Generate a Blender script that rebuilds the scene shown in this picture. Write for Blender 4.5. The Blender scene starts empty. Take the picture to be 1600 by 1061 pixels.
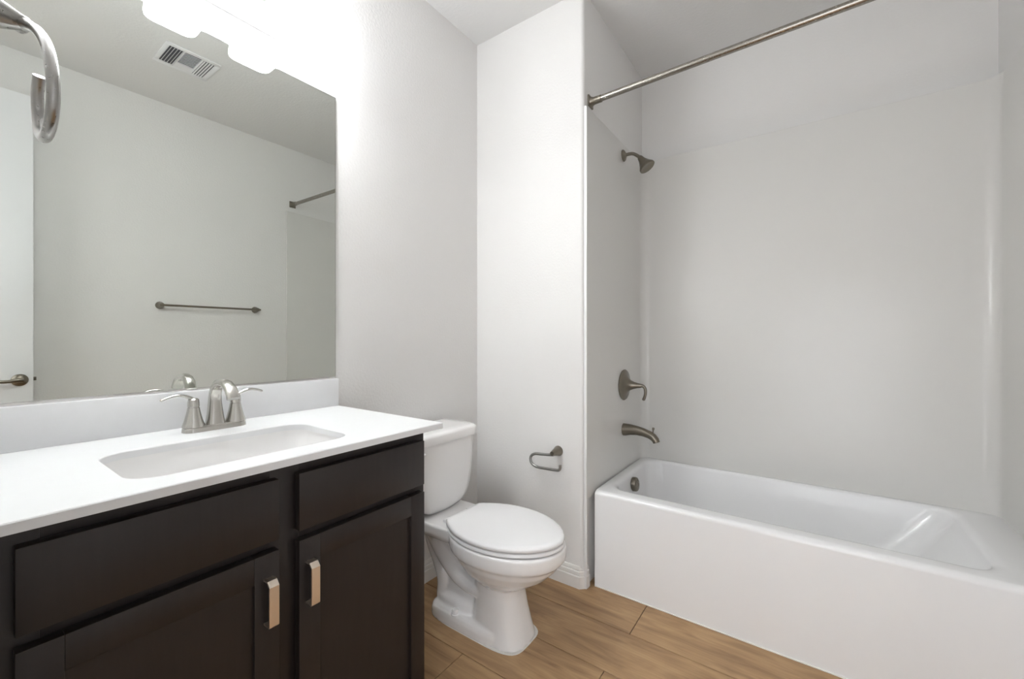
import bpy, bmesh, math, random
from mathutils import Vector, Matrix
random.seed(7)
PI = math.pi
S = bpy.context.scene
C = S.collection

# ------------------------------------------------------------------ camera
cam_d = bpy.data.cameras.new('camera')
cam_d.sensor_width = 36.0
cam_d.lens = 653.32 / 1600 * 36
cam_d.shift_y = -3.04 / 1600
cam_d.clip_start = 0.02
cam = bpy.data.objects.new('camera', cam_d)
C.objects.link(cam)
cam.location = (1.4815, -1.7457, 1.1504)
cam.rotation_euler = (PI / 2, 0, 0.6206)
S.camera = cam

# ------------------------------------------------------------------ world, exposure
world = bpy.data.worlds.new('world')
S.world = world
world.use_nodes = True
bg = world.node_tree.nodes['Background']
bg.inputs['Color'].default_value = (0.93, 0.96, 1.0, 1)
bg.inputs['Strength'].default_value = 2.55
S.view_settings.view_transform = 'Standard'
S.view_settings.look = 'None'
S.view_settings.gamma = 1.0
S.view_settings.use_curve_mapping = False
S.view_settings.exposure = 0.51
SHADE_EMIT = 18.5
BULB_EMIT = 24.0

# ------------------------------------------------------------------ materials
def new_mat(name):
    m = bpy.data.materials.new(name); m.use_nodes = True
    nt = m.node_tree
    return m, nt, nt.nodes['Principled BSDF']

def mat(name, col, rough=0.5, metal=0.0, bump=None, coat=0.0, spec=None, mottled=None):
    m, nt, b = new_mat(name)
    b.inputs['Base Color'].default_value = (*col, 1)
    b.inputs['Roughness'].default_value = rough
    b.inputs['Metallic'].default_value = metal
    b.inputs['Coat Weight'].default_value = coat
    b.inputs['Coat Roughness'].default_value = 0.05
    if spec is not None: b.inputs['Specular IOR Level'].default_value = spec
    tc = nt.nodes.new('ShaderNodeTexCoord')
    if mottled:
        n = nt.nodes.new('ShaderNodeTexNoise'); n.inputs['Scale'].default_value = mottled[0]
        n.inputs['Detail'].default_value = 3
        nt.links.new(tc.outputs['Object'], n.inputs['Vector'])
        mx = nt.nodes.new('ShaderNodeMix'); mx.data_type = 'RGBA'
        k = mottled[1]
        mx.inputs[6].default_value = (*[c * (1 - k) for c in col], 1)
        mx.inputs[7].default_value = (*[min(1, c * (1 + k)) for c in col], 1)
        nt.links.new(n.outputs['Fac'], mx.inputs[0]); nt.links.new(mx.outputs[2], b.inputs['Base Color'])
    if bump:
        n = nt.nodes.new('ShaderNodeTexNoise'); n.inputs['Scale'].default_value = bump[0]
        n.inputs['Detail'].default_value = 2
        nt.links.new(tc.outputs['Object'], n.inputs['Vector'])
        bp = nt.nodes.new('ShaderNodeBump'); bp.inputs['Strength'].default_value = bump[1]
        bp.inputs['Distance'].default_value = bump[2]
        nt.links.new(n.outputs['Fac'], bp.inputs['Height']); nt.links.new(bp.outputs['Normal'], b.inputs['Normal'])
    return m

def brushed(name, col, rough):
    m, nt, b = new_mat(name)
    b.inputs['Base Color'].default_value = (*col, 1)
    b.inputs['Metallic'].default_value = 1.0
    tc = nt.nodes.new('ShaderNodeTexCoord')
    n = nt.nodes.new('ShaderNodeTexNoise'); n.inputs['Scale'].default_value = 220; n.inputs['Detail'].default_value = 2
    mr = nt.nodes.new('ShaderNodeMapRange')
    mr.inputs['To Min'].default_value = rough * 0.94; mr.inputs['To Max'].default_value = rough * 1.06
    nt.links.new(tc.outputs['Object'], n.inputs['Vector']); nt.links.new(n.outputs['Fac'], mr.inputs['Value'])
    nt.links.new(mr.outputs['Result'], b.inputs['Roughness'])
    return m

M = {}
M['wall'] = mat('wall_paint', (0.785, 0.772, 0.755), 0.55, bump=(95, 0.22, 0.004))
M['ceiling'] = mat('ceiling_paint', (0.78, 0.775, 0.765), 0.75, bump=(70, 0.25, 0.004))
M['trim'] = mat('trim_paint', (0.86, 0.84, 0.81), 0.35, mottled=(8, 0.01))
M['door'] = mat('door_paint', (0.84, 0.84, 0.85), 0.4, bump=(150, 0.04, 0.002))
M['acrylic'] = mat('surround_acrylic', (0.72, 0.706, 0.678), 0.28, coat=0.04, mottled=(2, 0.01))
M['tub'] = mat('tub_enamel', (0.90, 0.895, 0.895), 0.22, coat=0.12, mottled=(2, 0.008))
M['porcelain'] = mat('porcelain', (0.91, 0.895, 0.885), 0.09, coat=0.4, mottled=(3, 0.006))
M['seat'] = mat('seat_plastic', (0.90, 0.89, 0.89), 0.22, mottled=(3, 0.006))
M['quartz'] = mat('counter_quartz', (0.79, 0.79, 0.795), 0.30, spec=0.25, mottled=(40, 0.012))
M['nickel'] = brushed('brushed_nickel', (0.54, 0.525, 0.49), 0.24)
M['steel'] = brushed('satin_nickel', (0.36, 0.355, 0.34), 0.28)
M['darknickel'] = brushed('dimmed_nickel', (0.235, 0.21, 0.172), 0.30)  # same nickel, dim alcove surroundings put into a darker base colour
M['rodnickel'] = brushed('rod_nickel', (0.36, 0.335, 0.30), 0.27)
M['tinted'] = brushed('floor_tinted_nickel', (0.86, 0.76, 0.66), 0.34)  # satin nickel pulls, tan reflection of the floor put into the base colour
M['chrome'] = brushed('polished_nickel', (0.62, 0.61, 0.60), 0.16)
M['rubber'] = mat('dark_rubber', (0.02, 0.02, 0.02), 0.6, mottled=(60, 0.1))
M['ventwhite'] = mat('vent_enamel', (0.82, 0.82, 0.83), 0.45, mottled=(20, 0.01))
M['ventdark'] = mat('vent_shadow', (0.12, 0.12, 0.13), 0.8, mottled=(20, 0.05))
M['caulk'] = mat('white_caulk', (0.80, 0.77, 0.72), 0.6, mottled=(60, 0.06))
M['subfloor'] = mat('seam_brown', (0.05, 0.03, 0.018), 0.8, mottled=(30, 0.1))

# mirror
m, nt, b = new_mat('mirror_silver')
b.inputs['Base Color'].default_value = (0.76, 0.785, 0.745, 1); b.inputs['Metallic'].default_value = 1.0
b.inputs['Roughness'].default_value = 0.0
M['mirror'] = m

# frosted glass shade that is lit from inside
m, nt, b = new_mat('lit_frosted_glass')
b.inputs['Base Color'].default_value = (0.9, 0.9, 0.88, 1); b.inputs['Roughness'].default_value = 0.35
b.inputs['Emission Color'].default_value = (0.93, 0.965, 1.0, 1)
b.inputs['Emission Strength'].default_value = SHADE_EMIT
M['shade'] = m
m, nt, b = new_mat('lit_bulb')
b.inputs['Base Color'].default_value = (0.9, 0.9, 0.88, 1)
b.inputs['Emission Color'].default_value = (0.93, 0.965, 1.0, 1)
b.inputs['Emission Strength'].default_value = BULB_EMIT
M['bulb'] = m

# dark stained wood
m, nt, b = new_mat('espresso_wood')
tc = nt.nodes.new('ShaderNodeTexCoord'); mp = nt.nodes.new('ShaderNodeMapping')
mp.inputs['Scale'].default_value = (30, 30, 3)
n = nt.nodes.new('ShaderNodeTexNoise'); n.inputs['Scale'].default_value = 2.5; n.inputs['Detail'].default_value = 6
n.inputs['Distortion'].default_value = 0.6
cr = nt.nodes.new('ShaderNodeValToRGB')
cr.color_ramp.elements[0].position = 0.3; cr.color_ramp.elements[0].color = (0.0155, 0.0108, 0.0098, 1)
cr.color_ramp.elements[1].position = 0.75; cr.color_ramp.elements[1].color = (0.0200, 0.0142, 0.0128, 1)
nt.links.new(tc.outputs['Object'], mp.inputs['Vector']); nt.links.new(mp.outputs['Vector'], n.inputs['Vector'])
nt.links.new(n.outputs['Fac'], cr.inputs['Fac']); nt.links.new(cr.outputs['Color'], b.inputs['Base Color'])
b.inputs['Roughness'].default_value = 0.42
M['wood'] = m

# floor planks: per-plank shift and tint are stored on the mesh
m, nt, b = new_mat('oak_plank')
at = nt.nodes.new('ShaderNodeAttribute'); at.attribute_name = 'plank'; at.attribute_type = 'GEOMETRY'
tc = nt.nodes.new('ShaderNodeTexCoord')
sc = nt.nodes.new('ShaderNodeVectorMath'); sc.operation = 'SCALE'; sc.inputs['Scale'].default_value = 13.7
ad = nt.nodes.new('ShaderNodeVectorMath'); ad.operation = 'ADD'
nt.links.new(at.outputs['Vector'], sc.inputs[0]); nt.links.new(tc.outputs['Object'], ad.inputs[0]); nt.links.new(sc.outputs['Vector'], ad.inputs[1])
mp = nt.nodes.new('ShaderNodeMapping'); mp.inputs['Scale'].default_value = (2.2, 13, 1)
nt.links.new(ad.outputs['Vector'], mp.inputs['Vector'])
n1 = nt.nodes.new('ShaderNodeTexNoise'); n1.inputs['Scale'].default_value = 1.6; n1.inputs['Detail'].default_value = 7; n1.inputs['Distortion'].default_value = 1.1
mp2 = nt.nodes.new('ShaderNodeMapping'); mp2.inputs['Scale'].default_value = (5, 130, 1)
n2 = nt.nodes.new('ShaderNodeTexNoise'); n2.inputs['Scale'].default_value = 1.2; n2.inputs['Detail'].default_value = 4
nt.links.new(ad.outputs['Vector'], mp2.inputs['Vector']); nt.links.new(mp2.outputs['Vector'], n2.inputs['Vector'])
nt.links.new(mp.outputs['Vector'], n1.inputs['Vector'])
cr = nt.nodes.new('ShaderNodeValToRGB')
e = cr.color_ramp.elements
e[0].position = 0.28; e[0].color = (0.28, 0.160, 0.078, 1)
e[1].position = 0.72; e[1].color = (0.51, 0.328, 0.168, 1)
x = e.new(0.5); x.color = (0.415, 0.255, 0.126, 1)
nt.links.new(n1.outputs['Fac'], cr.inputs['Fac'])
mx = nt.nodes.new('ShaderNodeMix'); mx.data_type = 'RGBA'; mx.blend_type = 'MULTIPLY'; mx.inputs[0].default_value = 0.35
cr2 = nt.nodes.new('ShaderNodeValToRGB')
cr2.color_ramp.elements[0].position = 0.35; cr2.color_ramp.elements[0].color = (0.74, 0.71, 0.68, 1)
cr2.color_ramp.elements[1].position = 0.65; cr2.color_ramp.elements[1].color = (1.1, 1.1, 1.1, 1)
nt.links.new(n2.outputs['Fac'], cr2.inputs['Fac'])
nt.links.new(cr.outputs['Color'], mx.inputs[6]); nt.links.new(cr2.outputs['Color'], mx.inputs[7])
nt.links.new(mx.outputs[2], b.inputs['Base Color'])
b.inputs['Roughness'].default_value = 0.42
bp = nt.nodes.new('ShaderNodeBump'); bp.inputs['Strength'].default_value = 0.08; bp.inputs['Distance'].default_value = 0.002
nt.links.new(n2.outputs['Fac'], bp.inputs['Height']); nt.links.new(bp.outputs['Normal'], b.inputs['Normal'])
M['plank'] = m

# ------------------------------------------------------------------ object helpers
def obj(name, bm, material, parent=None, smooth=35, label=None, structure=False):
    me = bpy.data.meshes.new(name)
    bmesh.ops.recalc_face_normals(bm, faces=bm.faces)
    bm.to_mesh(me); bm.free()
    me.materials.append(material)
    o = bpy.data.objects.new(name, me)
    C.objects.link(o)
    if smooth is not None:
        for p in me.polygons: p.use_smooth = True
        me.set_sharp_from_angle(angle=math.radians(smooth))
    if parent is not None:
        o.parent = parent
        o.matrix_parent_inverse = Matrix.Translation(parent.location).inverted()
    if label: o['label'] = label
    if structure: o['kind'] = 'structure'
    return o

def thing(name, label, cat, loc, group=None):
    o = bpy.data.objects.new(name, None); C.objects.link(o)
    o.empty_display_size = 0.05
    o.location = loc
    o['label'] = label; o['category'] = cat
    if group: o['group'] = group
    return o

def BM(): return bmesh.new()

def merge(bm, src):
    tmp = bpy.data.meshes.new('tmp'); src.to_mesh(tmp); src.free()
    bm.from_mesh(tmp); bpy.data.meshes.remove(tmp)

def box(bm, x0, x1, y0, y1, z0, z1, bev=0.0, seg=2):
    t = bmesh.new()
    bmesh.ops.create_cube(t, size=1)
    for v in t.verts:
        v.co = Vector(((x0 + x1) / 2 + v.co.x * (x1 - x0), (y0 + y1) / 2 + v.co.y * (y1 - y0), (z0 + z1) / 2 + v.co.z * (z1 - z0)))
    if bev > 0:
        bmesh.ops.bevel(t, geom=t.edges[:], offset=bev, segments=seg, affect='EDGES', profile=0.5)
    merge(bm, t)
    return bm

def loft(bm, loops, cap0=True, cap1=True, closed=False):
    vs = [[bm.verts.new(p) for p in lp] for lp in loops]
    n = len(loops[0])
    pairs = list(zip(vs[:-1], vs[1:]))
    if closed: pairs.append((vs[-1], vs[0]))
    for a, c in pairs:
        for i in range(n):
            j = (i + 1) % n
            bm.faces.new((a[i], a[j], c[j], c[i]))
    if cap0 and not closed: bm.faces.new(vs[0][::-1])
    if cap1 and not closed: bm.faces.new(vs[-1])
    return bm

def rrect(x0, x1, y0, y1, r, z, n=6):
    pts = []
    for cx, cy, a0 in ((x1 - r, y1 - r, 0), (x0 + r, y1 - r, 90), (x0 + r, y0 + r, 180), (x1 - r, y0 + r, 270)):
        for k in range(n + 1):
            a = math.radians(a0 + 90 * k / n)
            pts.append((cx + r * math.cos(a), cy + r * math.sin(a), z))
    return pts

def frame_from(t):
    t = t.normalized()
    up = Vector((0, 0, 1)) if abs(t.z) < 0.95 else Vector((1, 0, 0))
    a = t.cross(up).normalized(); b2 = a.cross(t).normalized()
    return a, b2

def smooth_path(pts, k=6):
    """Catmull-Rom through points (each Vector + radius)."""
    P = [Vector(p[:3]) for p in pts]; Rr = [p[3] for p in pts]
    out = []
    for i in range(len(P) - 1):
        p0 = P[i - 1] if i > 0 else P[i] * 2 - P[i + 1]
        p3 = P[i + 2] if i + 2 < len(P) else P[i + 1] * 2 - P[i]
        for s in range(k):
            t = s / k
            q = 0.5 * ((2 * P[i]) + (P[i + 1] - p0) * t + (2 * p0 - 5 * P[i] + 4 * P[i + 1] - p3) * t * t + (3 * P[i] - p0 - 3 * P[i + 1] + p3) * t ** 3)
            out.append((q, Rr[i] * (1 - t) + Rr[i + 1] * t))
    out.append((P[-1], Rr[-1]))
    return out

def tube(bm, pts, sides=20, k=6, flat=1.0, dome=False, smooth=True):
    """Tube through (x,y,z,r) points; parallel-transported section; flat scales the second axis."""
    path = smooth_path(pts, k) if smooth else [(Vector(p[:3]), p[3]) for p in pts]
    loops = []
    a = b2 = None
    for i, (p, r) in enumerate(path):
        t = (path[min(i + 1, len(path) - 1)][0] - path[max(i - 1, 0)][0]).normalized()
        if a is None: a, b2 = frame_from(t)
        else:
            a = (a - t * a.dot(t)).normalized(); b2 = a.cross(t).normalized()
        loops.append([tuple(p + a * r * math.cos(2 * PI * s / sides) + b2 * r * flat * math.sin(2 * PI * s / sides)) for s in range(sides)])
    if dome:
        p, r = path[-1]; t = (path[-1][0] - path[-2][0]).normalized()
        for q in (0.35, 0.7, 0.92):
            rr = r * math.sqrt(1 - q * q)
            c = p + t * r * q * 0.8
            loops.append([tuple(c + a * rr * math.cos(2 * PI * s / sides) + b2 * rr * flat * math.sin(2 * PI * s / sides)) for s in range(sides)])
    loft(bm, loops)
    return bm

def lathe(bm, prof, origin, axis, sides=32):
    """prof: list of (r, h) along axis from origin."""
    t = Vector(axis).normalized(); a, b2 = frame_from(t); o = Vector(origin)
    loops = []
    for r, h in prof:
        r = max(r, 1e-4)
        loops.append([tuple(o + t * h + a * r * math.cos(2 * PI * s / sides) + b2 * r * math.sin(2 * PI * s / sides)) for s in range(sides)])
    loft(bm, loops)
    return bm

def structure(name, bm, material, parent=None, smooth=35, label=None):
    return obj(name, bm, material, parent, smooth, label, structure=True)

# ------------------------------------------------------------------ room shell
H = 2.743
XA = 0.635          # free edge of the short back wall
XP = 0.650          # face of the surround panel at the front
DW = 0.81          # painted wall above and behind the surround
D = 0.7326          # face of the surround's long panel
W = 2.107           # right wall
YF = -1.722         # short wall with the towel ring, left of the camera
YB = -2.25          # wall with the doorway, behind the camera

b_ = BM(); box(b_, -0.12, 0.0, -2.37, 0.95, 0, H); structure('wall_left', b_, M['wall'])
# back wall block with bullnose free corner
b_ = BM()
pts = [(0.0, 0.0)]
r = 0.018
for k in range(9):
    a = -PI / 2 + (PI / 2) * k / 8
    pts.append((XA - r + r * math.cos(a), r + r * math.sin(a)))
pts += [(XA, 0.95), (0.0, 0.95)]
loft(b_, [[(p[0], p[1], 0) for p in pts], [(p[0], p[1], H) for p in pts]])
structure('wall_back', b_, M['wall'])
b_ = BM(); box(b_, XA, W, DW, 0.95, 0, H); structure('wall_alcove', b_, M['wall'])
b_ = BM(); box(b_, W, W + 0.12, -2.37, 0.95, 0, H); structure('wall_right', b_, M['wall'])
b_ = BM(); box(b_, 0.0, 1.0, YF - 0.11, YF, 0, H); structure('wall_front', b_, M['wall'])
# doorway wall behind the camera: a pier, a header and a sliver beside the door
b_ = BM()
box(b_, 0.0, 1.18, YB - 0.12, YB, 0, H); box(b_, 1.18, 1.99, YB - 0.12, YB, 2.46, H); box(b_, 1.99, W, YB - 0.12, YB, 0, H)
structure('wall_entry', b_, M['wall'])
b_ = BM(); box(b_, -0.12, W + 0.12, -2.37, 0.95, H, H + 0.1); structure('ceiling', b_, M['ceiling'])

# floor: planks running along x, laid in one mesh
b_ = BM()
me = bpy.data.meshes.new('floor')
lay = b_.faces.layers.int.new('pid')
pw = 0.2257
rows = []
y = 0.0655 - pw * 12
pid = 0
ids = []
box(b_, -0.1, W + 0.1, -4.0, 0.9, -0.05, -0.004)
lay = b_.faces.layers.int.get('pid')
for f in b_.faces: f[lay] = 0
starts = {11: 0.909, 10: 0.33, 9: 0.901, 8: 0.45, 12: 0.2, 7: 0.1, 6: 0.7}
for ri in range(-6, 16):
    ya, yb = y + ri * pw, y + (ri + 1) * pw
    x0 = starts.get(ri, random.uniform(0, 1.2)) - 2.44
    while x0 < W:
        xa_, xb_ = max(x0, -0.1), min(x0 + 1.22, W + 0.1)
        x0 += 1.22
        if xb_ - xa_ < 0.01: continue
        pid += 1
        g = 0.0013
        c = 0.0016
        vs = [b_.verts.new(v) for v in ((xa_ + g, ya + g, -0.004), (xb_ - g, ya + g, -0.004), (xb_ - g, yb - g, -0.004), (xa_ + g, yb - g, -0.004),
                                        (xa_ + g, ya + g, -0.001), (xb_ - g, ya + g, -0.001), (xb_ - g, yb - g, -0.001), (xa_ + g, yb - g, -0.001),
                                        (xa_ + g + c, ya + g + c, 0), (xb_ - g - c, ya + g + c, 0), (xb_ - g - c, yb - g - c, 0), (xa_ + g + c, yb - g - c, 0))]
        fs = [b_.faces.new((vs[8], vs[9], vs[10], vs[11]))]
        for i in range(4):
            j = (i + 1) % 4
            fs.append(b_.faces.new((vs[i], vs[j], vs[4 + j], vs[4 + i])))
            fs.append(b_.faces.new((vs[4 + i], vs[4 + j], vs[8 + j], vs[8 + i])))
        for f in fs: f[lay] = pid
pids = [f[lay] for f in b_.faces]
b_.faces.ensure_lookup_table()
fl_bm = b_
fl = bpy.data.meshes.new('floor')
fl_bm.normal_update()
fl_bm.to_mesh(fl); fl_bm.free()
fl.materials.append(M['plank']); fl.materials.append(M['subfloor'])
for i, p_ in enumerate(pids): fl.polygons[i].material_index = 1 if p_ == 0 else 0
rv = {}
flat_ = []
for p_ in pids:
    if p_ not in rv: rv[p_] = (random.uniform(0, 9), random.uniform(0, 9), random.random())
    flat_ += rv[p_]
attr = fl.attributes.new('plank', 'FLOAT_VECTOR', 'FACE')
attr.data.foreach_set('vector', flat_)
fl.update()
floor = bpy.data.objects.new('floor', fl); C.objects.link(floor); floor['kind'] = 'structure'

# baseboards (profile swept along a polyline in plan)
PROF = [(0.0, 0.0), (0.0145, 0.0), (0.0145, 0.053), (0.0125, 0.0555), (0.0092, 0.0558), (0.0092, 0.059), (0.0115, 0.0605), (0.0105, 0.074), (0.0085, 0.0765), (0.0055, 0.0768), (0.0055, 0.080), (0.0072, 0.082), (0.0058, 0.089), (0.003, 0.096), (0.0, 0.0975)]
def baseboard(name, path, normals):
    bm = BM(); loops = []
    for (px, py), (nx, ny) in zip(path, normals):
        loops.append([(px + nx * d, py + ny * d, z) for d, z in PROF])
    loft(bm, loops)
    return structure(name, bm, M['trim'], smooth=25)
t8 = math.tan(PI / 8)
baseboard('baseboard_back', [(0.0, 0.0), (XA - 0.020, 0.0), (XA, 0.020), (XA, 0.040)],
          [(0, -1), (t8, -1), (1, -t8), (1, 0)])
baseboard('baseboard_left', [(0.0, -0.864), (0.0, -0.0146)], [(1, 0), (1, 0)])
baseboard('baseboard_right', [(W, 0.03), (W, -2.25)], [(-1, 0), (-1, 0)])
baseboard('baseboard_front', [(0.56, YF), (1.0, YF)], [(0, 1), (0, 1)])

# door leaf folded back against the right wall, seen in the mirror
door = bpy.data.objects.new('door_1', None); C.objects.link(door); door.location = (1.978, -2.12, 0); door['kind'] = 'structure'
b_ = BM(); box(b_, 1.960, 1.996, -2.12, -1.410, 0.012, 2.455, 0.003)
obj('door_leaf', b_, M['door'], door)
b_ = BM(); lathe(b_, [(0.031, 0), (0.032, 0.004), (0.028, 0.010), (0.018, 0.014), (0.012, 0.017), (0.011, 0.040)], (1.960, -1.459, 0.924), (-1, 0, 0))
hd = obj('door_handle', b_, M['darknickel'], door, label='dark nickel door lever on round rosette')
b_ = BM(); tube(b_, [(1.921, -1.450, 0.924, 0.011), (1.917, -1.470, 0.925, 0.010), (1.917, -1.500, 0.921, 0.0075), (1.919, -1.53, 0.922, 0.007), (1.921, -1.570, 0.930, 0.006)], flat=1.2, dome=True)
o = obj('lever', b_, M['darknickel'], hd); o.matrix_parent_inverse = Matrix.Translation(door.location).inverted()
hd.matrix_parent_inverse = Matrix.Translation(door.location).inverted()
o.matrix_parent_inverse = Matrix()
b_ = BM(); box(b_, 1.971, 1.984, -1.411, -1.398, 0.917, 0.937, 0.002)
obj('latch_bolt', b_, M['darknickel'], door)
b_ = BM(); box(b_, 1.995, W - 0.0005, -1.47, -1.45, 0.05, 0.07, 0.003)
obj('door_stop', b_, M['rubber'], door)

# ------------------------------------------------------------------ vanity
XF = 0.546; YL = YF + 0.001; YR = -0.868
van = thing('vanity_cabinet', 'dark espresso wood vanity cabinet under the white counter, two drawer fronts over two doors', 'cabinet', (0.27, -1.29, 0))
b_ = BM()
xc0, xc1 = 0.001, 0.523
box(b_, xc0, xc1 - 0.019, YR - 0.016, YR, 0.0, 0.873, 0.0008)                # right side panel
box(b_, xc0, xc1 - 0.019, YL, YL + 0.016, 0.0, 0.873, 0.0008)
box(b_, xc0, xc0 + 0.006, YL + 0.016, YR - 0.016, 0.1, 0.873)
box(b_, xc0 + 0.006, xc1 - 0.019, YL + 0.016, YR - 0.016, 0.10, 0.116)
obj('carcass', b_, M['wood'], van)
b_ = BM()
for (ya, yb) in ((YL, YL + 0.075), (-1.312, -1.249), (YR - 0.036, YR)): box(b_, xc1 - 0.019, xc1, ya, yb, 0.10, 0.873, 0.0006)
for (za, zb) in ((0.10, 0.14), (0.680, 0.728), (0.830, 0.873)):
    box(b_, xc1 - 0.019, xc1, YL + 0.075, -1.312, za, zb); box(b_, xc1 - 0.019, xc1, -1.249, YR - 0.036, za, zb)
box(b_, 0.45, 0.46, YL + 0.016, YR - 0.016, 0.0, 0.10)
obj('face_frame', b_, M['wood'], van)
fronts = ((-1.672, -1.302), (-1.259, -0.885))
for ya, yb in fronts:
    b_ = BM(); box(b_, xc1 + 0.0003, XF, ya, yb, 0.714, 0.844, 0.0018)
    obj('drawer_front', b_, M['wood'], van)
for i, (ya, yb) in enumerate(fronts):
    z0, z1, st = 0.112, 0.692, 0.050
    b_ = BM()
    xo = xc1 + 0.0003
    box(b_, xo, XF, ya, ya + st, z0, z1, 0.0012); box(b_, xo, XF, yb - st, yb, z0, z1, 0.0012)
    box(b_, xo, XF, ya + st, yb - st, z0, z0 + st + .006, 0.0012); box(b_, xo, XF, ya + st, yb - st, z1 - st - .006, z1, 0.0012)
    dr = obj('door', b_, M['wood'], van)
    b_ = BM(); box(b_, xo + 0.001, XF - 0.0085, ya + st - 0.002, yb - st + 0.002, z0 + st, z1 - st)
    p_ = obj('door_panel', b_, M['wood'], dr); p_.matrix_parent_inverse = dr.matrix_parent_inverse.copy()
    p_.matrix_parent_inverse = Matrix()
    # flat strap pull with feet turned back to the door
    hy = -1.3245 if i == 0 else -1.2345
    zt, zb, th, hw, pr_ = 0.641, 0.546, 0.0035, 0.0098, 0.026
    prof = [(XF, zt), (XF + pr_ - 0.010, zt), (XF + pr_, zt - 0.010), (XF + pr_, zb + 0.003), (XF + pr_ - 0.003, zb), (XF, zb),
            (XF, zb + th), (XF + pr_ - 0.003 - th, zb + th), (XF + pr_ - th, zb + th + 0.003), (XF + pr_ - th, zt - 0.011), (XF + pr_ - 0.0115, zt - th), (XF, zt - th)]
    b_ = BM(); loft(b_, [[(x_, hy - hw, z_) for x_, z_ in prof], [(x_, hy + hw, z_) for x_, z_ in prof]])
    h_ = obj('pull_handle', b_, M['tinted'], dr, smooth=20, label='flat champagne satin nickel strap pull')
    h_.matrix_parent_inverse = Matrix()

# countertop with sink cut-out
ZC = 0.892; TC = 0.0175; XC = 0.5707; YC = -0.8326
SX0, SX1, SY0, SY1, SR = 0.213, 0.496, -1.535, -1.088, 0.055
ct = thing('countertop', 'white quartz vanity countertop with backsplash and rectangular sink cut-out', 'countertop', (0.27, -1.29, ZC - TC))
b_ = BM()
e_ = 0.0018
loops = [rrect(SX0, SX1, SY0, SY1, SR, ZC - TC), rrect(0.001, XC, YL, YC, 0.002, ZC - TC), rrect(0.001, XC, YL, YC, 0.002, ZC - e_),
         rrect(0.001 + e_, XC - e_, YL + e_, YC - e_, 0.002, ZC), rrect(SX0 - 0.002, SX1 + 0.002, SY0 - 0.002, SY1 + 0.002, SR + 0.002, ZC), rrect(SX0, SX1, SY0, SY1, SR, ZC - 0.002)]
loft(b_, loops, closed=True)
obj('counter_slab', b_, M['quartz'], ct, smooth=30)
b_ = BM(); box(b_, 0.001, 0.0205, YL, -0.8345, ZC, 0.9945, 0.0015)
obj('backsplash', b_, M['quartz'], ct)

sk = thing('sink_basin', 'white rectangular undermount sink basin set in the vanity counter', 'sink', (0.355, -1.31, ZC - TC - 0.13))
b_ = BM()
zt_ = ZC - TC
def sk_l(dx0, dx1, dy, r_, z): return rrect(SX0 + dx0, SX1 - dx1, SY0 + dy, SY1 - dy, r_, z)
outer = [sk_l(-.006, -.006, -.02, .06, zt_ - 0.012), sk_l(-.006, -.006, -.02, .06, zt_ - 0.0005)]
inner = [sk_l(-.004, -.004, -.004, SR + .004, zt_ - 0.0005), sk_l(-.004, -.004, -.004, SR + .004, zt_ - .006), sk_l(.000, .000, .001, SR, zt_ - .025), sk_l(.003, .003, .004, SR, zt_ - .050), sk_l(.006, .006, .010, SR, zt_ - .062), sk_l(.013, .011, .022, SR, zt_ - .072),
         sk_l(.026, .020, .050, SR, zt_ - .082), sk_l(.06, .05, .10, .05, zt_ - .096), sk_l(.11, .11, .18, .03, zt_ - .115)]
under = [sk_l(.10, .10, .17, .03, zt_ - .128), sk_l(.0, .0, .02, SR, zt_ - .122), sk_l(-.006, -.006, -.012, SR, zt_ - .07)]
loft(b_, outer + inner + under, closed=True, cap0=False, cap1=False)
# close the bottom
vs_in = [v for v in b_.verts]
n_ = len(outer[0])
vl = list(b_.verts)
b_.faces.new(vl[n_ * (len(outer) + len(inner) - 1):n_ * (len(outer) + len(inner))])
b_.faces.new(vl[n_ * (len(outer) + len(inner)):n_ * (len(outer) + len(inner) + 1)])
obj('basin', b_, M['porcelain'], sk, smooth=50)
b_ = BM(); lathe(b_, [(0.022, 0), (0.022, 0.002), (0.017, 0.003), (0.016, 0.001), (0.0, 0.001)], (0.355, -1.31, zt_ - .1149), (0, 0, 1))
obj('drain', b_, M['nickel'], sk)

# faucet
FX = 0.100; FY = -1.268
fc = thing('faucet', 'brushed nickel centerset faucet with arched spout and two lever handles on the white counter', 'faucet', (FX, FY, ZC))
b_ = BM()
loft(b_, [rrect(FX - .027, FX + .027, FY - .078, FY + .078, .0265, ZC + .0002, 8), rrect(FX - .026, FX + .026, FY - .077, FY + .077, .0255, ZC + .010, 8), rrect(FX - .0215, FX + .0215, FY - .072, FY + .072, .021, ZC + .0155, 8)])
obj('base_plate', b_, M['nickel'], fc, smooth=40)
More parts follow.
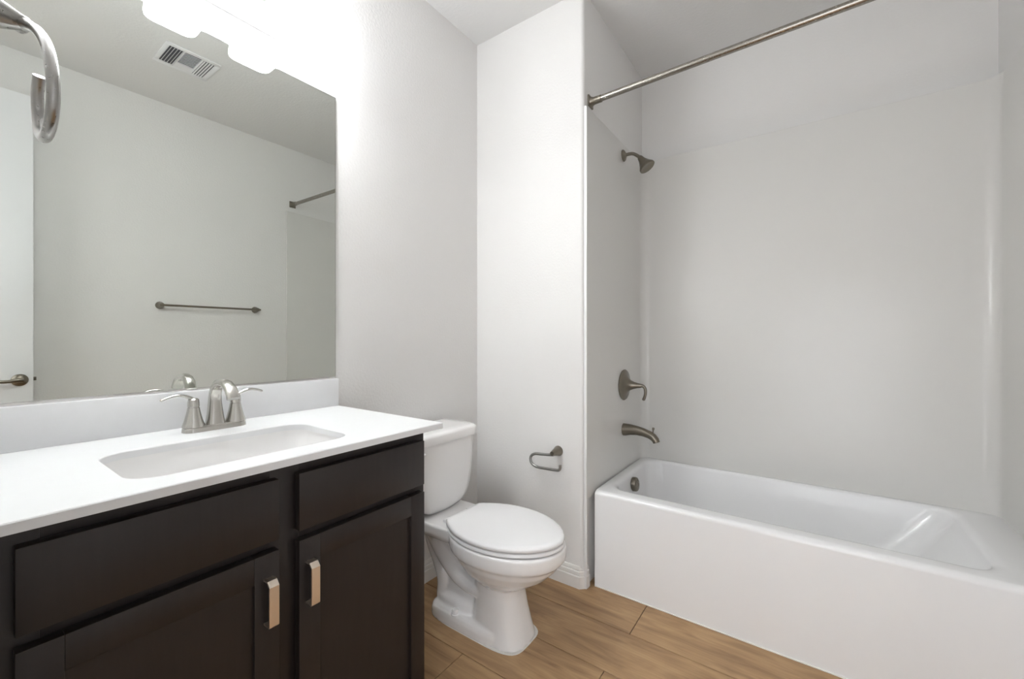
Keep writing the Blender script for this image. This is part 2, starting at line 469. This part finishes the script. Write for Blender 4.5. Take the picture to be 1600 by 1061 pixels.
# spout: faceted tapering body that arches forward
b_ = BM()
path = [(0.000, 0.0135, .0235, .0225), (0.000, 0.030, .0205, .0195), (-0.001, 0.055, .0175, .0165), (-0.002, 0.080, .0155, .0145), (0.001, 0.100, .0145, .0135), (0.010, 0.118, .0140, .013), (0.028, 0.1295, .0136, .0115), (0.052, 0.1335, .0136, .0105),
        (0.080, 0.1300, .0142, .0102), (0.103, 0.1185, .0150, .0102), (0.118, 0.102, .0155, .0102), (0.122, 0.094, .0155, .0102)]
loops = []
for i, (dx, dz, hw, ht) in enumerate(path):
    a0 = path[max(i - 1, 0)]; a1 = path[min(i + 1, len(path) - 1)]
    t = Vector((a1[0] - a0[0], 0, a1[1] - a0[1])).normalized()
    nrm = Vector((t.z, 0, -t.x))
    c = Vector((FX + dx, FY, ZC + dz))
    lp = []
    for s in range(24):
        a = 2 * PI * s / 24
        ex = 0.72
        cu = math.copysign(abs(math.cos(a)) ** ex, math.cos(a)); su = math.copysign(abs(math.sin(a)) ** ex, math.sin(a))
        lp.append(tuple(c + nrm * ht * cu + Vector((0, 1, 0)) * hw * su))
    loops.append(lp)
loft(b_, loops)
obj('spout', b_, M['nickel'], fc, smooth=50)
for sgn in (-1, 1):
    hy = FY + sgn * 0.0515
    b_ = BM()
    lathe(b_, [(.0262, .0135), (.0255, .018), (.022, .028), (.0185, .042), (.0155, .056), (.0140, .066), (.0128, .0665), (.0128, .0685), (.0138, .069), (.0135, .080), (.0125, .088), (.008, .0915), (0, .092)], (FX, hy, ZC), (0, 0, 1), 32)
    hb = obj('handle', b_, M['nickel'], fc, smooth=25)
    b_ = BM()
    tube(b_, [(FX, hy - sgn * .004, ZC + .086, .0085), (FX, hy + sgn * .010, ZC + .094, .0078), (FX + .001, hy + sgn * .027, ZC + .1015, .0066), (FX + .002, hy + sgn * .044, ZC + .1025, .0060), (FX + .003, hy + sgn * .060, ZC + .0985, .0057), (FX + .003, hy + sgn * .070, ZC + .0945, .0057)], flat=0.62, dome=True)
    lv = obj('lever', b_, M['nickel'], hb); lv.matrix_parent_inverse = Matrix()

# wall mirror
mi = thing('wall_mirror', 'large frameless rectangular wall mirror above the vanity backsplash', 'mirror', (0.0, -1.28, 0.996))
b_ = BM(); box(b_, 0.0006, 0.0056, YF + 0.002, -0.8405, 1.0025, 2.064)
obj('glass', b_, M['mirror'], mi, smooth=None)
b_ = BM(); box(b_, 0.0006, 0.0062, -0.8405, -0.8385, 1.0025, 2.064); box(b_, 0.0006, 0.0062, YF + 0.002, -0.8385, 2.064, 2.0655)
obj('polished_edge', b_, M['chrome'], mi, smooth=None)
b_ = BM(); box(b_, 0.0006, 0.0085, YF + 0.002, -0.8385, 0.9948, 1.0022, 0.0006)
obj('bottom_channel', b_, M['chrome'], mi)

# vanity light
vl_ = thing('vanity_light', 'nickel three-lamp vanity light with white glass bell shades above the mirror', 'light fixture', (0.0, -1.28, 2.2))
b_ = BM(); box(b_, 0.0006, 0.022, -1.545, -1.050, 2.163, 2.275, 0.004)
obj('backplate', b_, M['steel'], vl_)
for ly in (-1.527, -1.297, -1.067):
    b_ = BM()
    tube(b_, [(0.02, ly, 2.235, .010), (0.055, ly, 2.240, .009), (0.10, ly, 2.262, .009), (0.135, ly, 2.295, .009), (0.14, ly, 2.335, .010)])
    lathe(b_, [(.012, .03), (.024, .022), (.027, -.012), (.024, -.02), (0, -.02)], (0.14, ly, 2.335), (0, 0, 1))
    obj('arm', b_, M['nickel'], vl_)
    b_ = BM()
    out = [(.028, 2.327), (.040, 2.322), (.050, 2.306), (.057, 2.278), (.062, 2.24), (.0655, 2.20), (.0675, 2.16), (.0675, 2.150), (.066, 2.1425), (.062, 2.140)]
    inn = [(.060, 2.143), (.061, 2.16), (.058, 2.20), (.053, 2.24), (.047, 2.272), (.040, 2.298), (.028, 2.312)]
    def sq(r_, z_): return rrect(.14 - r_, .14 + r_, ly - r_, ly + r_, r_ * min(.98, .42 + (z_ - 2.14) * 3.0), z_, 7)
    loft(b_, [sq(r_, z_) for r_, z_ in out + inn])
    sh = obj('lamp_shade', b_, M['shade'], vl_, smooth=60, label='glowing white glass bell shade')
    b_ = BM(); lathe(b_, [(0.0, -.085), (.016, -.080), (.026, -.065), (.030, -.045), (.026, -.025), (.016, -.008), (.013, .0)], (0.14, ly, 2.306), (0, 0, 1), 20)
    bu = obj('bulb', b_, M['bulb'], sh); bu.matrix_parent_inverse = Matrix()

# ------------------------------------------------------------------ toilet
TY = -0.43
tl = thing('toilet', 'white two-piece toilet with closed lid between vanity and back wall', 'toilet', (0.38, TY, 0))
OUT = [(0.285, .098), (0.30, .114), (0.325, .132), (0.36, .152), (0.40, .168), (0.45, .179), (0.50, .1825), (0.55, .179), (0.60, .166), (0.65, .143), (0.69, .115), (0.72, .085), (0.74, .055), (0.752, .026), (0.755, 0.0)]
def egg(scale_w=1.0, dx=0.0, grow=0.0, z=0.0, x_back=None, ymid=TY):
    """Seat outline, grown outward by 'grow'."""
    right = [(x_ + dx, w * scale_w) for x_, w in OUT]
    pts = [(x_, ymid - w) for x_, w in right] + [(x_, ymid + w) for x_, w in reversed(right[:-1])]
    cx = 0.5 + dx
    res = []
    n = len(pts)
    for i, p in enumerate(pts):
        a, c = Vector(pts[i - 1]), Vector(pts[(i + 1) % n])
        t = (c - a).normalized(); nr = Vector((t.y, -t.x))
        if nr.dot(Vector(p) - Vector((cx, ymid))) < 0: nr = -nr
        q = Vector(p) + nr * grow
        res.append((q.x, q.y, z))
    return res
def shrink(k, z): return [(.5 + (x_ - .5) * k, TY + (y_ - TY) * k, z) for x_, y_, _ in egg()]
# lid
b_ = BM()
loft(b_, [shrink(.8, .4055), shrink(.955, .4055), egg(grow=-.003, z=.4058), egg(grow=0, z=.4085), egg(grow=0, z=.416), egg(grow=-.002, z=.4195), egg(grow=-.007, z=.4222), shrink(.90, .424), shrink(.6, .4265), shrink(.25, .4275)])
obj('seat_lid', b_, M['seat'], tl, smooth=50)
b_ = BM()
loft(b_, [shrink(.7, .3875), shrink(.96, .3875), egg(grow=-.004, z=.3878), egg(grow=-.001, z=.390), egg(grow=-.001, z=.3985), egg(grow=-.004, z=.4012), shrink(.955, .4018), shrink(.7, .4018)])
obj('seat', b_, M['seat'], tl, smooth=50)
for s in (-1, 1):
    b_ = BM(); box(b_, 0.256, 0.288, TY + s * .070 - .020, TY + s * .070 + .020, 0.388, 0.408, 0.006, 3)
    obj('hinge', b_, M['seat'], tl)

# bowl body: overlapping lofts fused by a voxel remesh and relaxed
b_ = BM()
def sec(x0, x1, hw, z, ex=2.6, n=40, y0=TY):
    cx, hx = (x0 + x1) / 2, (x1 - x0) / 2
    lp = []
    for s in range(n):
        a = 2 * PI * s / n
        ca, sa = math.cos(a), math.sin(a)
        lp.append((cx + hx * math.copysign(abs(ca) ** (2 / ex), ca), y0 + hw * math.copysign(abs(sa) ** (2 / ex), sa), z))
    return lp
def eggsec(x0, x1, hw, z, n=40):
    """Egg section: blunt back, rounder front."""
    lp = []
    for s in range(n):
        a = 2 * PI * s / n
        ca, sa = math.cos(a), math.sin(a)
        xm = x0 + (x1 - x0) * 0.46
        x_ = xm + (x1 - xm) * ca if ca > 0 else xm + (xm - x0) * math.copysign(abs(ca) ** 0.85, ca)
        lp.append((x_, TY + hw * math.copysign(abs(sa) ** 0.92, sa), z))
    return lp
# rim and bowl
t = BM(); loft(t, [eggsec(.40, .60, .085, .205), eggsec(.375, .648, .118, .235), eggsec(.34, .695, .148, .268), eggsec(.315, .728, .167, .302), eggsec(.30, .740, .174, .322), eggsec(.285, .755, .1835, .334), eggsec(.278, .758, .1855, .350), eggsec(.278, .757, .1845, .378), eggsec(.280, .754, .182, .384)])
merge(b_, t)
# front column
t = BM(); loft(t, [sec(.372, .622, .100, .0, 2.7), sec(.374, .620, .099, .012, 2.7), sec(.378, .610, .092, .05, 2.6), sec(.382, .595, .085, .11, 2.5), sec(.386, .582, .081, .17, 2.5), sec(.388, .580, .084, .225, 2.5), sec(.388, .59, .093, .27, 2.4)])
merge(b_, t)
# rear deck that carries the tank
t = BM(); loft(t, [sec(.05, .36, .105, .330, 5), sec(.035, .38, .128, .342, 5), sec(.03, .39, .136, .358, 5), sec(.03, .39, .136, .390, 5), sec(.034, .385, .131, .396, 5)])
merge(b_, t)
# rear trap leg, narrow
t = BM(); loft(t, [sec(.175, .42, .085, .0, 3), sec(.180, .42, .078, .08, 3), sec(.195, .42, .056, .105, 3), sec(.188, .40, .046, .14, 3), sec(.160, .38, .044, .21, 3), sec(.115, .37, .050, .27, 3), sec(.10, .37, .062, .315, 3.5), sec(.08, .38, .085, .345, 4)])
merge(b_, t)
# foot flange
t = BM(); loft(t, [sec(.175, .55, .110, .0, 5), sec(.176, .55, .109, .030, 5), sec(.180, .55, .104, .046, 5), sec(.190, .54, .094, .053, 5)])
merge(b_, t)
# trapway bulge on each side
for s in (-1, 1):
    t = BM()
    yb_ = TY + s * .048
    tube(t, [(.14, yb_, .335, .030), (.185, yb_, .285, .033), (.245, yb_, .225, .034), (.31, yb_, .180, .034), (.375, yb_, .160, .032), (.44, yb_, .155, .03)], sides=20, k=5)
    merge(b_, t)
    t = BM()
    tube(t, [(.13, TY + s * .030, .33, .034), (.145, TY + s * .030, .27, .034), (.185, TY + s * .030, .20, .034), (.215, TY + s * .030, .13, .036), (.215, TY + s * .030, .06, .038)], sides=20, k=5)
    merge(b_, t)
bowl = obj('bowl', b_, M['porcelain'], tl, smooth=None)
mo = bowl.modifiers.new('fuse', 'REMESH'); mo.mode = 'VOXEL'; mo.voxel_size = 0.0042; mo.use_smooth_shade = True
mo = bowl.modifiers.new('relax', 'SMOOTH'); mo.factor = 0.5; mo.iterations = 6
# caulk line round the foot, bolt caps
b_ = BM()
loft(b_, [sec(.172, .624, .1105, .0002, 4.2), sec(.174, .622, .1095, .002, 4.2)])
obj('caulk_line', b_, M['caulk'], tl)
for s in (-1, 1):
    b_ = BM(); lathe(b_, [(.0165, 0), (.0165, .004), (.014, .006), (.0135, .016), (.010, .021), (0, .022)], (.330, TY + s * .094, .0495), (0, 0, 1))
    obj('bolt_cap', b_, M['seat'], tl)

# tank
def tank_sec(z, hw, xf, rb=0.03, bow=0.012, n=14):
    """Plan section: flat back, bowed front, rounded corners."""
    x0 = 0.022
    pts = []
    # front edge from -y to +y
    for k in range(n + 1):
        u = -1 + 2 * k / n
        pts.append((xf - bow * u * u - (0.030 * max(0, (abs(u) - 0.86) / 0.14) ** 2), TY + hw * u, z))
    pts.append((xf * 0.62, TY + hw * 1.0, z)); pts.append((x0 + 0.02, TY + hw * .985, z)); pts.append((x0, TY + hw * .94, z))
    pts.append((x0, TY - hw * .94, z)); pts.append((x0 + 0.02, TY - hw * .985, z)); pts.append((xf * 0.62, TY - hw * 1.0, z))
    return pts
b_ = BM()
TK = [(.396, .060, .168), (.398, .082, .178), (.404, .100, .187), (.418, .122, .196), (.436, .1395, .2015), (.46, .153, .205), (.49, .1635, .208), (.53, .1715, .2105), (.58, .177, .2125), (.64, .1795, .214), (.704, .181, .2155)]
loft(b_, [tank_sec(z, hw, xf) for z, hw, xf in TK])
obj('tank', b_, M['porcelain'], tl, smooth=50)
b_ = BM()
loft(b_, [tank_sec(.7045, .183, .218), tank_sec(.706, .192, .227), tank_sec(.711, .1945, .2295), tank_sec(.738, .1945, .2295), tank_sec(.744, .192, .227), tank_sec(.749, .186, .221), tank_sec(.752, .172, .207), tank_sec(.753, .13, .17)])
obj('tank_lid', b_, M['porcelain'], tl, smooth=50)
b_ = BM()
lathe(b_, [(.013, 0), (.013, .006), (.009, .009), (.008, .016)], (.194, TY - .160, .676), (1, 0, 0), 24)
tube(b_, [(.209, TY - .146, .677, .0065), (.2165, TY - .152, .677, .0070), (.218, TY - .170, .676, .0066), (.218, TY - .200, .673, .006)], flat=.8, dome=True)
obj('flush_lever', b_, M['seat'], tl)
b_ = BM()
for s in (-1, 1): lathe(b_, [(.012, 0), (.012, .006), (.006, .008), (.006, .02)], (.12, TY + s * .07, .3925), (0, 0, 1), 6)
tube(b_, [(.1, TY - .04, .394, .03), (.1, TY + .04, .394, .03)], smooth=False)
obj('tank_gasket', b_, M['rubber'], tl)

# ------------------------------------------------------------------ toilet paper holder
tp = thing('toilet_paper_holder', 'empty brushed nickel open-hook toilet paper holder on the back wall beside the toilet', 'toilet paper holder', (.50, 0, .60))
b_ = BM()
def cone_post(bm, o, ax, r0, r1, h):
    lathe(bm, [(r0, 0), (r0, .004), (r0 * .92, .008), (r0 * .72, h * .45), (r1 * 1.15, h * .85), (r1 * .9, h), (0, h * 1.02)], o, ax, 24)
cone_post(b_, (.505, -0.0005, .612), (0, -1, 0), .0245, .011, .062)
obj('post', b_, M['darknickel'], tp)
b_ = BM()
tube(b_, [(.510, -.055, .606, .0072), (.485, -.056, .603, .0068), (.445, -.06, .600, .0066), (.412, -.06, .597, .0066), (.391, -.06, .584, .0066), (.386, -.06, .566, .0066), (.396, -.06, .546, .0066), (.425, -.06, .536, .0066), (.470, -.06, .537, .0066), (.520, -.06, .539, .0066), (.540, -.06, .542, .0066), (.547, -.06, .552, .0066), (.547, -.06, .566, .0066)], flat=1.0)
obj('bar', b_, M['steel'], tp)

# ------------------------------------------------------------------ towel ring on the short wall at left
tr = thing('towel_ring', 'brushed nickel open towel ring at upper left beside the mirror', 'towel ring', (.655, YF, 1.54))
b_ = BM(); cone_post(b_, (.655, YF + .0004, 1.556), (0, 1, 0), .027, .009, .053)
obj('post', b_, M['steel'], tr)
b_ = BM()
tube(b_, [(.640, -1.675, 1.556, .0072), (.665, -1.672, 1.551, .0070), (.69, -1.670, 1.538, .0062), (.74, -1.670, 1.512, .0056), (.79, -1.670, 1.480, .0054), (.822, -1.670, 1.452, .0054), (.840, -1.670, 1.425, .0054), (.846, -1.670, 1.402, .0054), (.838, -1.670, 1.383, .0054), (.815, -1.670, 1.372, .0054), (.785, -1.670, 1.373, .0054), (.757, -1.670, 1.389, .0054), (.745, -1.670, 1.412, .0054), (.750, -1.671, 1.434, .0054), (.762, -1.671, 1.450, .0054)], sides=24)
obj('ring', b_, M['steel'], tr)

# ------------------------------------------------------------------ towel bar on the right wall, seen in the mirror
tb = thing('towel_bar', 'dark nickel towel bar on the right wall, seen in the mirror above the faucet', 'towel bar', (W, -.535, 1.368))
for yy in (-.832, -.238):
    b_ = BM(); cone_post(b_, (W - .0005, yy, 1.368), (-1, 0, 0), .025, .012, .062)
    obj('post', b_, M['darknickel'], tb)
b_ = BM(); tube(b_, [(W - .055, -.848, 1.368, .0072), (W - .055, -.222, 1.368, .0072)], smooth=False, dome=True)
obj('bar', b_, M['darknickel'], tb)

# ------------------------------------------------------------------ ceiling vent, seen in the mirror
cv = thing('ceiling_vent', 'white three-way ceiling air register seen in the mirror beside the light', 'air vent', (1.46, -.87, H))
vx0, vx1, vy0, vy1 = 1.335, 1.585, -1.000, -.740
b_ = BM()
box(b_, vx0, vx0 + .028, vy0, vy1, H - .006, H - .0005, .002); box(b_, vx1 - .028, vx1, vy0, vy1, H - .006, H - .0005, .002)
box(b_, vx0 + .028, vx1 - .028, vy0, vy0 + .022, H - .006, H - .0005, .002); box(b_, vx0 + .028, vx1 - .028, vy1 - .022, vy1, H - .006, H - .0005, .002)
box(b_, vx0 + .028, vx1 - .028, -.918, -.908, H - .006, H - .0005); box(b_, vx0 + .028, vx1 - .028, -.832, -.822, H - .006, H - .0005)
box(b_, vx1 - .085, vx1 - .028, -.908, -.832, H - .006, H - .0005)
obj('vent_frame', b_, M['ventwhite'], cv)
b_ = BM(); box(b_, vx0 + .02, vx1 - .02, vy0 + .015, vy1 - .015, H - .0018, H - .0008)
obj('vent_opening', b_, M['ventdark'], cv)
def slat(bm, p, q, tilt, w=.011):
    p, q = Vector(p), Vector(q); d = (q - p).normalized(); s = Vector((0, 0, 1)).cross(d)
    off = (s * math.cos(tilt) + Vector((0, 0, 1)) * math.sin(tilt)) * w / 2
    th = Vector((0, 0, .0007))
    loft(bm, [[tuple(a - off - th), tuple(a + off - th), tuple(a + off + th), tuple(a - off + th)] for a in (p, q)])
for k in range(5):
    yy = vy0 + .030 + k * .0135
    b_ = BM(); slat(b_, (vx0 + .028, yy, H - .0075), (vx1 - .028, yy, H - .0075), .75, .007)
    obj('louver', b_, M['ventwhite'], cv)
for k in range(5):
    yy = -.816 + k * .0125
    b_ = BM(); slat(b_, (vx0 + .028, yy, H - .0065), (vx1 - .028, yy, H - .0065), -.2, .0065)
    obj('louver', b_, M['ventwhite'], cv)
for k in range(9):
    xx = vx0 + .036 + k * .015
    b_ = BM(); slat(b_, (xx, -.908, H - .0065), (xx, -.832, H - .0065), -1.0, .006)
    obj('louver', b_, M['ventwhite'], cv)

# ------------------------------------------------------------------ bathtub
tbx0, tbx1, tby0, tby1 = .6635, W - .0025, .054, D + 0.0125
ZT = .4424
bt = thing('bathtub', 'white alcove bathtub with flat apron along the wood floor', 'bathtub', ((tbx0 + tbx1) / 2, .4, 0))
b_ = BM()
N = 10
def tl_(l, r_, f, bk, rad, z): return rrect(tbx0 + l, tbx1 - r_, tby0 + f, tby1 - bk, rad, z, N)
loops = [tl_(0, 0, 0, 0, .006, .0), tl_(0, 0, 0, 0, .006, ZT - .022)]
for k in range(1, 7):
    a = PI / 2 * k / 6
    q = .022 * (1 - math.cos(a)); zq = ZT - .022 + .022 * math.sin(a)
    loops.append(tl_(q * .2, q * .2, q, q * .2, .006 + q * .3, zq))
ir = dict(l=.052, r_=.155, f=.088, bk=.040)
loops.append(tl_(ir['l'] - .02, ir['r_'] - .03, ir['f'] - .03, ir['bk'] - .012, .07, ZT))
for k in range(1, 7):
    a = PI / 2 * k / 6
    q = .022 * math.sin(a); zq = ZT - .022 * (1 - math.cos(a))
    loops.append(tl_(ir['l'] - .02 + q, ir['r_'] - .03 + q * 1.5, ir['f'] - .03 + q * 1.4, ir['bk'] - .012 + q * .6, .085, zq))
for dz, gl, gr, gf, gb, rr in ((.05, .004, .02, .004, .008, .09), (.12, .014, .07, .010, .018, .10), (.20, .026, .13, .018, .028, .11), (.27, .040, .19, .03, .04, .12), (.31, .055, .23, .045, .055, .12), (.335, .085, .28, .075, .085, .11), (.345, .13, .33, .12, .12, .09), (.348, .25, .45, .19, .19, .05)):
    loops.append(tl_(ir['l'] + gl, ir['r_'] + gr, ir['f'] + gf, ir['bk'] + gb, rr, ZT - dz))
loft(b_, loops, cap0=False)
obj('tub_shell', b_, M['tub'], bt, smooth=45)
b_ = BM()
ox, oy, oz = tbx0 + ir['l'] + .0085, .408, .382
lathe(b_, [(.030, -.004), (.036, 0), (.0365, .014), (.034, .020), (.030, .0225), (.012, .0235), (.010, .021), (0, .021)], (ox, oy, oz), (1, 0, .12), 36)
for k in range(10):
    a = 2 * PI * k / 10
    t = BM(); lathe(t, [(.0035, 0), (.0035, .003)], (ox + .020, oy + .024 * math.cos(a), oz + .024 * math.sin(a)), (1, 0, .12), 8); merge(b_, t)
obj('overflow_cover', b_, M['darknickel'], bt, label='round dark nickel overflow cover')
b_ = BM()
box(b_, tbx0 + .004, tbx1, tby0 - .005, tby0 + .003, .0, .004, .0015)
obj('caulk_line', b_, M['caulk'], bt)

# surround: three glossy panels in one moulding with rounded inside corners
sr = thing('tub_surround', 'glossy white three-wall shower surround around the bathtub', 'shower surround', ((tbx0 + W) / 2, .4, ZT))
b_ = BM()
XL, XR_, YK = XP, W - .015, D
rc = .05
def u_path(g, gy=None):
    """Plan path of the panel face moved back by g (gy at the long side)."""
    gy = g if gy is None else gy
    p = [(XP - g, .004), (XP - g + .004, .2), (XP + .012 - g, YK - rc)]
    for k in range(1, 9):
        a = PI - (PI / 2) * k / 8
        p.append((XP + .012 + rc + (rc + g) * math.cos(a), YK - rc + (rc + gy) * math.sin(a)))
    for k in range(0, 9):
        a = PI / 2 - (PI / 2) * k / 8
        p.append((XR_ - rc + (rc + g) * math.cos(a), YK - rc + (rc + gy) * math.sin(a)))
    p += [(XR_ + g, .2), (XR_ + g, .004)]
    return p
def s_top(x_, y_): return 2.212 - .020 * min(1, max(0, y_ / D))
face = u_path(0); back = u_path(.0125, DW - D - .001)
lf = []
for z_, g_ in ((ZT - .03, 0), ('a', 0), ('b', .004), ('c', .010), ('d', .0125)):
    pth = u_path(g_, DW - D - .001) if z_ == 'd' else u_path(g_)
    lp = []
    for x_, y_ in pth:
        zz = z_ if not isinstance(z_, str) else s_top(x_, y_) - {'a': .010, 'b': .002, 'c': 0, 'd': 0}[z_]
        lp.append((x_, y_, zz))
    lf.append(lp)
lf.append([(x_, y_, ZT - .03) for x_, y_ in back])
rows_ = [[b_.verts.new(p) for p in lp] for lp in lf]
n_ = len(rows_[0])
for a, c in zip(rows_, rows_[1:] + rows_[:1]):
    for i in range(n_ - 1): b_.faces.new((a[i], a[i + 1], c[i + 1], c[i]))
b_.faces.new([r_[0] for r_ in rows_]); b_.faces.new([r_[-1] for r_ in rows_][::-1])
obj('surround_panel', b_, M['acrylic'], sr, smooth=40)
b_ = BM()
box(b_, XA + .0005, XP - .0005, .0035, .012, .0, 2.2115, .003)
obj('front_flange', b_, M['tub'], sr)
# ------------------------------------------------------------------ shower fittings
rd = thing('shower_rod', 'brushed nickel tension shower curtain rod across the top of the tub alcove', 'shower rod', ((XA + W) / 2, .062, 2.26))
b_ = BM(); tube(b_, [(XA + .03, .066, 2.256, .0138), (W - .03, .055, 2.275, .0138)], smooth=False, sides=28)
obj('rod', b_, M['rodnickel'], rd)
for x_, y_, z_, s in ((XA + .0006, .066, 2.256, 1), (W - .0006, .055, 2.275, -1)):
    b_ = BM()
    box(b_, min(x_, x_ + s * .008), max(x_, x_ + s * .008), y_ - .026, y_ + .026, z_ - .026, z_ + .026, .003)
    lathe(b_, [(.024, .006), (.019, .016), (.0165, .022), (.0165, .058), (.015, .060), (0.0, .060)], (x_, y_, z_), (s, 0, 0))
    obj('end_flange', b_, M['darknickel'], rd)

PX = XP + .008      # panel face near the fittings
hd_ = thing('shower_head', 'dark nickel shower head on a bent arm, high above the tub spout', 'shower head', (PX, .44, 2.132))
b_ = BM(); lathe(b_, [(.031, 0), (.031, .003), (.026, .008), (.014, .013), (.012, .016)], (PX, .44, 2.132), (1, 0, 0))
obj('wall_flange', b_, M['darknickel'], hd_)
b_ = BM(); tube(b_, [(PX, .44, 2.132, .0085), (PX + .03, .44, 2.133, .0085), (PX + .055, .44, 2.128, .0085), (PX + .080, .44, 2.110, .0085), (PX + .092, .44, 2.097, .0085)])
obj('shower_arm', b_, M['darknickel'], hd_)
b_ = BM(); lathe(b_, [(.010, -.006), (.013, 0), (.015, .008), (.016, .014), (.019, .024), (.027, .042), (.036, .058), (.0415, .066), (.0415, .073), (.038, .075), (.034, .0735), (0, .0735)], (PX + .090, .44, 2.100), (.55, 0, -.835))
obj('spray_head', b_, M['darknickel'], hd_)

vt = thing('shower_valve', 'dark nickel round shower valve trim with curved lever on the left alcove panel', 'shower valve', (PX, .45, .895))
b_ = BM(); lathe(b_, [(.082, 0), (.083, .003), (.080, .007), (.060, .012), (.046, .017), (.034, .026), (.026, .038), (.019, .055), (.0135, .075), (.0105, .092), (.009, .096), (0, .097)], (PX, .45, .895), (1, 0, 0), 44)
obj('escutcheon', b_, M['darknickel'], vt, smooth=50)
b_ = BM(); tube(b_, [(PX + .080, .45, .897, .0095), (PX + .100, .45, .895, .0088), (PX + .113, .45, .884, .0078), (PX + .117, .45, .862, .0072), (PX + .113, .45, .840, .0072), (PX + .107, .45, .824, .0078)], flat=1.0, dome=True)
obj('handle', b_, M['darknickel'], vt)

ts = thing('tub_spout', 'dark nickel curved tub spout with diverter knob below the shower valve', 'tub spout', (PX, .44, .655))
b_ = BM()
loops = []
for dx, dz, hw, ht in ((0, 0, .028, .033), (.012, .001, .0275, .0325), (.04, .004, .0255, .0285), (.075, .003, .0235, .0245), (.11, -.002, .022, .0215), (.14, -.0105, .0215, .0200), (.160, -.021, .0215, .0195), (.172, -.034, .021, .0185), (.176, -.046, .0195, .0175)):
    loops.append((dx, dz, hw, ht))
lp_all = []
for i, (dx, dz, hw, ht) in enumerate(loops):
    a0 = loops[max(i - 1, 0)]; a1 = loops[min(i + 1, len(loops) - 1)]
    t = Vector((a1[0] - a0[0], 0, a1[1] - a0[1])).normalized(); nr = Vector((-t.z, 0, t.x))
    c = Vector((PX + dx, .44, .655 + dz))
    lp_all.append([tuple(c + Vector((0, 1, 0)) * hw * math.cos(2 * PI * s / 28) + nr * ht * math.sin(2 * PI * s / 28)) for s in range(28)])
b_ = BM(); loft(b_, lp_all)
obj('spout_body', b_, M['darknickel'], ts, smooth=50)
b_ = BM(); lathe(b_, [(.0035, -.006), (.0035, .012), (.0055, .016), (.0065, .022), (.0055, .027), (0, .028)], (PX + .158, .44, .655 + .002), (.1, 0, 1), 18)
obj('diverter_knob', b_, M['darknickel'], ts)
